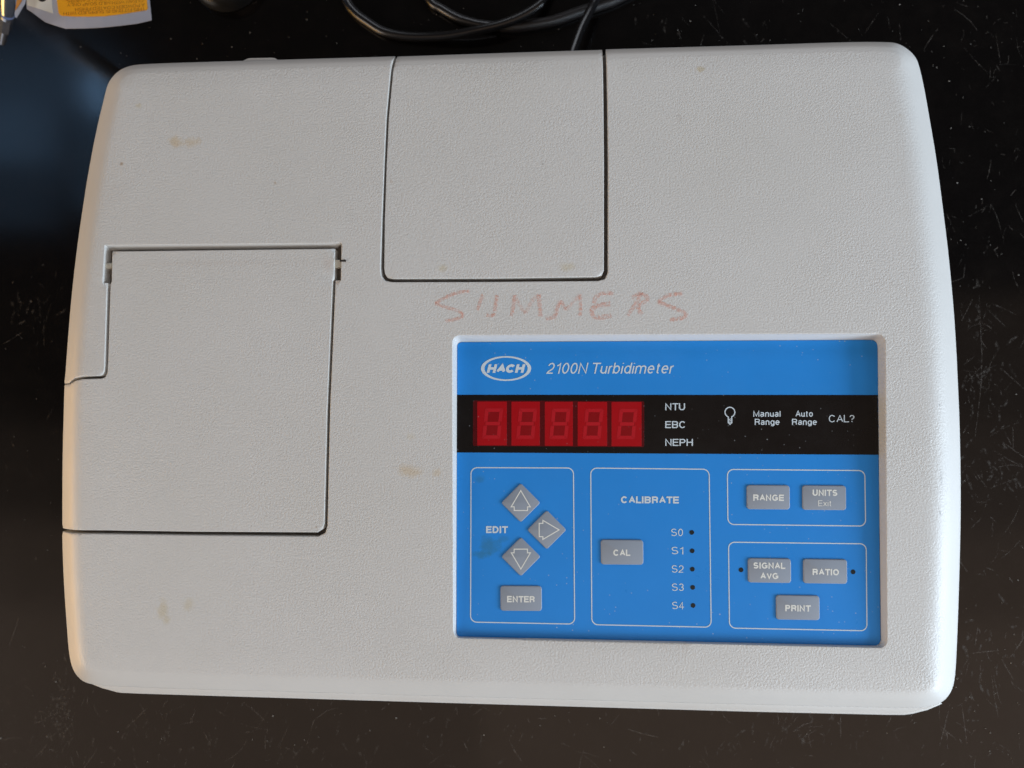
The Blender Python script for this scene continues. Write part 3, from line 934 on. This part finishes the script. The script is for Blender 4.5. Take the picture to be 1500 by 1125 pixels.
# display
DW = link("display_window", slab(rrect((693, 586.6), (943.6, 587.6), (943.6, 655), (692.6, 653.2), 2.5), 0, 0.0002, 0.00003, 1, pan, 0.00011), M_WINDOW, ROOT, label="dark red digit display window")
for x0, x1 in ((699, 742.4), (749.2, 790.8), (798, 839.2), (846.2, 889.4), (895.8, 939.8)):
    y0, y1 = 588.2 + (x0 - 699) * .003, 652.4 + (x0 - 699) * .006
    dg_ = link("digit", slab(rrect((x0, y0), (x1, y0), (x1, y1), (x0, y1), 0.8), 0, 0.0001, 0.00002, 1, pan, 0.00018), M_DIGIT, ROOT)
    # slanted eight: corners of the outer and inner shape
    def sl(u, v):      # u 0..1 across, v 0..1 down
        ox = x0 + (x1 - x0) * (0.27 if True else 0)
        return (ox + 26.5 * u - 4.6 * v, y0 + 10 + 44.5 * v)
    on_panel("digit_recess", ([sl(.1, .05), sl(.92, .05), sl(.92, .95), sl(.1, .95)], [(0, 1, 2, 3)]), M_DIGIT2, 0.00020, dg_)
    th, tv, g = 0.20, 0.115, 0.008
    S_ = {  # seven bars
        "a": [(0 + g, 0), (1 - g, 0), (1 - th, tv), (th, tv)], "d": [(th, 1 - tv), (1 - th, 1 - tv), (1 - g, 1), (g, 1)],
        "g": [(th * .5, .5 - tv / 2), (1 - th * .5, .5 - tv / 2), (1 - th * .5, .5 + tv / 2), (th * .5, .5 + tv / 2)],
        "f": [(0, g), (th, tv + g), (th, .5 - tv / 2 - g), (0, .5 - tv / 2 - g)], "b": [(1 - th, tv + g), (1, g), (1, .5 - tv / 2 - g), (1 - th, .5 - tv / 2 - g)],
        "e": [(0, .5 + tv / 2 + g), (th, .5 + tv / 2 + g), (th, 1 - tv - g), (0, 1 - g)], "c": [(1 - th, .5 + tv / 2 + g), (1, .5 + tv / 2 + g), (1, 1 - g), (1 - th, 1 - tv - g)]}
    for q in S_.values():
        on_panel("segment", ([sl(*p) for p in q], [tuple(range(len(q)))]), M_SEG, 0.00023, dg_)

# ------------------------------------------------------------------ handwriting in worn red crayon
def hz(l): return [(600 + x / 3.333, 400 + y / 3.333) for x, y in l]
STR = [([(292, 88), (240, 92), (180, 115), (125, 148)], 5, 0), ([(125, 148), (180, 168), (230, 180), (264, 200), (250, 220), (175, 235)], 5, 0),
       ([(358, 105), (345, 140), (330, 180)], 5.5, 0), ([(428, 108), (420, 160), (410, 208)], 5.5, 0), ([(410, 208), (375, 206)], 5, 0),
       ([(512, 108), (508, 160), (497, 210)], 5, 0), ([(515, 110), (540, 165), (565, 195)], 5, 1), ([(565, 195), (600, 130), (632, 106)], 6, 1), ([(630, 105), (636, 160), (640, 212)], 6, 0),
       ([(665, 222), (712, 217), (722, 165)], 5.5, 0), ([(722, 170), (738, 130), (765, 180)], 5.5, 0), ([(765, 180), (790, 150), (832, 106)], 5, 1), ([(832, 104), (836, 150), (832, 208)], 5, 0),
       ([(995, 98), (940, 97), (908, 118), (900, 148)], 6, 0), ([(980, 150), (930, 156), (895, 168), (886, 195), (905, 222), (985, 208)], 7, 0),
       ([(1132, 92), (1112, 140), (1065, 207)], 6, 0), ([(1085, 122), (1130, 95), (1178, 126), (1108, 160), (1132, 202)], 6, 0),
       ([(1332, 100), (1260, 106), (1212, 142)], 5.5, 0), ([(1212, 142), (1280, 166), (1352, 195), (1345, 220), (1272, 228)], 6, 0)]
marks = {0: [], 1: []}
for s, w, f in STR:
    p = resample(chaikin(hz(s), 2, False), 1.5, False)
    vs, fs = line_px(p, w)
    # ragged width
    for i in range(0, len(vs), 2):
        m = (vs[i] + vs[i + 1]) / 2; k = random.uniform(0.7, 1.15)
        vs[i] = m + (vs[i] - m) * k; vs[i + 1] = m + (vs[i + 1] - m) * k
    marks[f].append((vs, fs))
for f, m_ in ((0, M_CRAYON), (1, M_CRAYON_FAINT)):
    V_, F_ = merge(marks[f])
    p3 = [at(x, y, H + 0.00012 + 0.00002 * f) for x, y in V_]
    link("handwriting", mesh_py(p3, [list(reversed(q)) for q in F_]), m_, ROOT, label="faded red handwriting SUMMERS" if f == 0 else None)

# ------------------------------------------------------------------ power cord
def tube(path, r, seg=14, ribs=None):
    P = [Vector(p) for p in path]
    # Catmull-Rom
    Q = []
    for i in range(len(P) - 1):
        p0, p1, p2, p3 = P[max(0, i - 1)], P[i], P[i + 1], P[min(len(P) - 1, i + 2)]
        for k in range(16):
            t = k / 16
            Q.append(0.5 * ((2 * p1) + (p2 - p0) * t + (2 * p0 - 5 * p1 + 4 * p2 - p3) * t * t + (3 * p1 - p0 - 3 * p2 + p3) * t ** 3))
    Q.append(P[-1])
    vs, fs = [], []
    for i, q in enumerate(Q):
        d = (Q[min(i + 1, len(Q) - 1)] - Q[max(i - 1, 0)]).normalized()
        s = d.cross(Vector((0, 0, 1))).normalized(); u = s.cross(d)
        for j in range(seg):
            a = 2 * math.pi * j / seg
            vs.append(q + (s * math.cos(a) + u * math.sin(a)) * r)
        if i:
            k = len(vs) - seg
            for j in range(seg):
                fs.append((k - seg + j, k - seg + (j + 1) % seg, k + (j + 1) % seg, k + j))
    fs.append(list(range(seg))); fs.append([len(vs) - 1 - j for j in range(seg)])
    return mesh_py(vs, fs, True, 60)
def zz(l): return [at(x, y, z) for x, y, z in l]
R1 = 0.0030
cord = zz([(832, 98, .030), (840, 72, .028), (851, 42, .024), (863, 18, .020), (872, 0, .016), (890, -45, .010), (880, -90, .005), (840, -75, .004), (812, -30, .006), (795.5, 0, .008),
           (788, 9, .0085), (764, 24, .009), (734, 36, .0092), (698, 44.5, .0085), (662, 51.5, .006), (632, 54, .004), (596, 53.5, .0032), (563, 47, .0031), (539, 33, .0031), (519.5, 18, .0031), (507, 0, .0031),
           (497, -40, .0031), (510, -90, .0031), (560, -100, .0031), (605, -50, .0031), (629, 0, .0031), (647, 13.5, .0031), (671, 27, .0031), (695, 34.5, .0031), (713, 37.5, .0031), (735, 39.5, .0031)])
CORD = thing("power_cord", "black power cord looped on the bench behind the instrument", "cord", cord[4] * 1.0)
CORD.location.z = 0.0
link("cable", tube(cord, R1), M_CORD, CORD)
tail = zz([(733, 39.5, .0031), (755, 39.5, .0031), (785, 35.4, .0031), (815, 29.4, .0031), (848, 18, .0031), (890, 4.5, .0031), (905, -2, .0031), (980, -40, .0031)])
M_SLEEVE, nt, b = new_mat("matt_ribbed_rubber")
b.inputs["Base Color"].default_value = (0.010, 0.008, 0.008, 1); b.inputs["Roughness"].default_value = 0.45
wv = nt.nodes.new("ShaderNodeTexWave"); wv.inputs["Scale"].default_value = 420; wv.inputs["Distortion"].default_value = 1.0
tc = nt.nodes.new("ShaderNodeTexCoord"); nt.links.new(tc.outputs["Object"], wv.inputs["Vector"])
bp = nt.nodes.new("ShaderNodeBump"); bp.inputs["Distance"].default_value = 0.00012; nt.links.new(wv.outputs["Fac"], bp.inputs["Height"]); nt.links.new(bp.outputs[0], b.inputs["Normal"])
link("cable_sleeve", tube(tail, 0.0035), M_SLEEVE, CORD, label="rough ribbed length of the cord")

# ------------------------------------------------------------------ tag with yellow label
ZT = 0.085
TAG = thing("caution_tag", "grey paper tag with yellow caution label, upside down above the cream instrument", "tag", at(130, 0, 0))
def tagz(px, py):
    return ZT + 0.004 * math.sin((px - 40) / 180 * math.pi) - 0.00004 * max(0, 96 - px)
def tpt(px, py, lift=0.0): return at(px, py, tagz(px, py) + lift)
def tag_sheet(rows, th, lift):
    """sheet from rows of points top to bottom, given real thickness"""
    vs, fs = [], []
    nr, nc = len(rows), len(rows[0])
    for s in (0, 1):
        for r_ in rows:
            for x, y in r_: 
                p = tpt(x, y, lift); vs.append((p.x, p.y, p.z - s * th))
    N = nr * nc
    for i in range(nr - 1):
        for j in range(nc - 1):
            a = i * nc + j
            fs.append((a, a + nc, a + nc + 1, a + 1)); fs.append((N + a, N + a + 1, N + a + nc + 1, N + a + nc))
    for i in range(nr - 1):
        for j in (0, nc - 1):
            a = i * nc + j; fs.append((a, a + nc, N + a + nc, N + a) if j else (a, N + a, N + a + nc, a + nc))
    for j in range(nc - 1):
        for i in (0, nr - 1):
            a = i * nc + j; fs.append((a, N + a, N + a + 1, a + 1) if i else (a, a + 1, N + a + 1, N + a))
    return mesh_py(vs, fs)
def column_rows(bottom, top_y, n=6):
    return [[(x + (xt - x) * (1 - k / n), top_y + (y - top_y) * k / n) for (x, y, xt) in bottom] for k in range(n + 1)]
low = [(39, 13, 36), (43, 15.5, 40), (47, 18, 45), (56, 25, 53), (65.6, 32, 62), (80, 37, 76), (94.5, 41.3, 89), (96, 42.2, 91), (98, 41.6, 93), (125, 41.3, 120), (150, 40, 146), (175, 37.5, 172), (200, 34.4, 197), (213, 31.5, 209), (222, 29.4, 213)]
link("tag_sheet", tag_sheet(column_rows(low, -60), 0.0004, 0.0), M_PAPER, TAG)
yl = [(85.6, 18.5, 76), (87.5, 21.5, 78), (91, 23.3, 82), (110, 24, 102), (130, 24.2, 124), (152, 23.6, 146), (175, 21, 170), (200, 17, 195), (214, 14.8, 207), (216.3, 12.5, 209)]
link("yellow_label", tag_sheet(column_rows(yl, -55), 0.0002, 0.00025), M_YELLOW, TAG)
wl = [(40, 7.5, 37), (50, 10.5, 47), (60, 13.8, 57), (70, 17, 67), (77.5, 19.4, 72)]
link("white_patch", tag_sheet(column_rows(wl, -40), 0.0002, 0.00025), M_PAPERW, TAG)
link("punched_hole", mesh_py([tpt(62 + 6.5 * math.cos(a), -3 + 5.5 * math.sin(a), 0.0004) for a in [math.pi * 2 * i / 20 for i in range(20)]], [list(range(19, -1, -1))]), M_KNOB, TAG)
def tag_text(s, xr, xl, yr, yl_, cap):
    vs, fs = text_px(s, 0, 0, xr - xl, cap, anchor='l', tl=0.0, bold=0.10)
    out = []
    for x, y in vs:
        u = x / (xr - xl)
        X = xr - x; Y = yr + (yl_ - yr) * (u ** 0.75) - y
        out.append(tpt(X, Y, 0.0004))
    link("lettering", mesh_py(out, [list(reversed(f)) if False else f for f in fs]), M_YTEXT, TAG)
tag_text("THIS FITTING IS SUPPLIED WITH", 212.5, 93, 12.6, 20.2, 4.6)
tag_text("A POWDER COATED FINISH", 212, 110, 6.6, 14.2, 4.6)
tag_text("CLEAN WITH MILD SOAP ONLY.", 210, 97, 0.6, 7.4, 4.6)
tag_text("NO ABRASIVE CLEANERS", 200, 98, -5.4, 1.6, 4.6)
# ------------------------------------------------------------------ chrome fitting with an orange and grey strip behind it
TAP = thing("chrome_fitting", "chrome tapered bench fitting with hex nut, cut by the top left corner", "tap", at(-20, 30, 0))
def cone_between(a, b_, ra, rb, seg=28): return cyl(a, b_, ra, seg, rb)
A0 = at(15, -60, .130); A1 = at(10.5, 20, .106); A2 = at(7, 43, .092); A3 = at(3, 62, .078)
link("spout_cone", cone_between(A0, A1, 0.0056, 0.0033), M_CHROME, TAP)
link("collar_ring", cone_between(A1, A1 + (A2 - A1) * 0.18, 0.0037, 0.0037), M_CHROME, TAP)
link("hex_nut", cyl(A1 + (A2 - A1) * 0.18, A2, 0.0033, 6), M_CHROME, TAP)
link("nozzle_tip", cone_between(A2, A3, 0.0026, 0.0019), M_CHROME, TAP)
# riser standing on the bench, outside the frame, that carries the spout
basep = at(-150, -120, 0.0)
arm = tube([Vector((basep.x, basep.y, 0.0)), Vector((basep.x, basep.y, 0.12)), Vector((basep.x + 0.005, basep.y, 0.19)), (Vector((basep.x, basep.y, 0.2)) + A0) / 2 + Vector((0, 0, 0.03)), A0], 0.0056)
link("riser_pipe", arm, M_CHROME, TAP)
link("flange", cyl(Vector((basep.x, basep.y, 0.0)), Vector((basep.x, basep.y, 0.012)), 0.022, 32), M_CHROME, TAP)
STRIP = thing("tag_strip", "narrow grey strip with orange middle hanging between the chrome fitting and the tag", "tag strip", at(30, 0, 0))
def plate3(px, z, th):
    pts = [at(x, y, z) for x, y in px]
    n = len(pts)
    vs = pts + [Vector((p.x, p.y, p.z - th)) for p in pts]
    fs = [list(range(n - 1, -1, -1)), [n + i for i in range(n)]] + [(i, (i + 1) % n, n + (i + 1) % n, n + i) for i in range(n)]
    return mesh_py(vs, fs)
link("strip_paper", plate3([(24, -40), (19, 21), (23.5, 26), (36, 5), (44, -40)], 0.088, 0.0005), M_PAPER, STRIP)
link("orange_print", plate3([(27, -30), (21, 14), (23, 14), (31.5, 1), (37, -30)], 0.0884, 0.0003), M_ORANGE, STRIP)

# ------------------------------------------------------------------ dark rounded knob at the top edge
KN = thing("black_knob", "dark glossy rounded knob cut by the top edge, right of the yellow label", "knob", at(330, -35, 0))
bm = bmesh.new()
prof = [(0.0, 0.020), (0.012, 0.0195), (0.020, 0.017), (0.0245, 0.012), (0.026, 0.006), (0.0262, 0.0005)]
cx = at(334, -34, 0)
vs, fs = [], []
seg = 40
for r_, z_ in prof:
    for j in range(seg):
        a = 2 * math.pi * j / seg; vs.append((cx.x + r_ * math.cos(a), cx.y + r_ * math.sin(a), z_))
for i in range(len(prof) - 1):
    for j in range(seg):
        k = i * seg; fs.append((k + j, k + seg + j, k + seg + (j + 1) % seg, k + (j + 1) % seg))
link("knob_cap", mesh_py(vs, fs, True, 50), M_KNOB, KN)
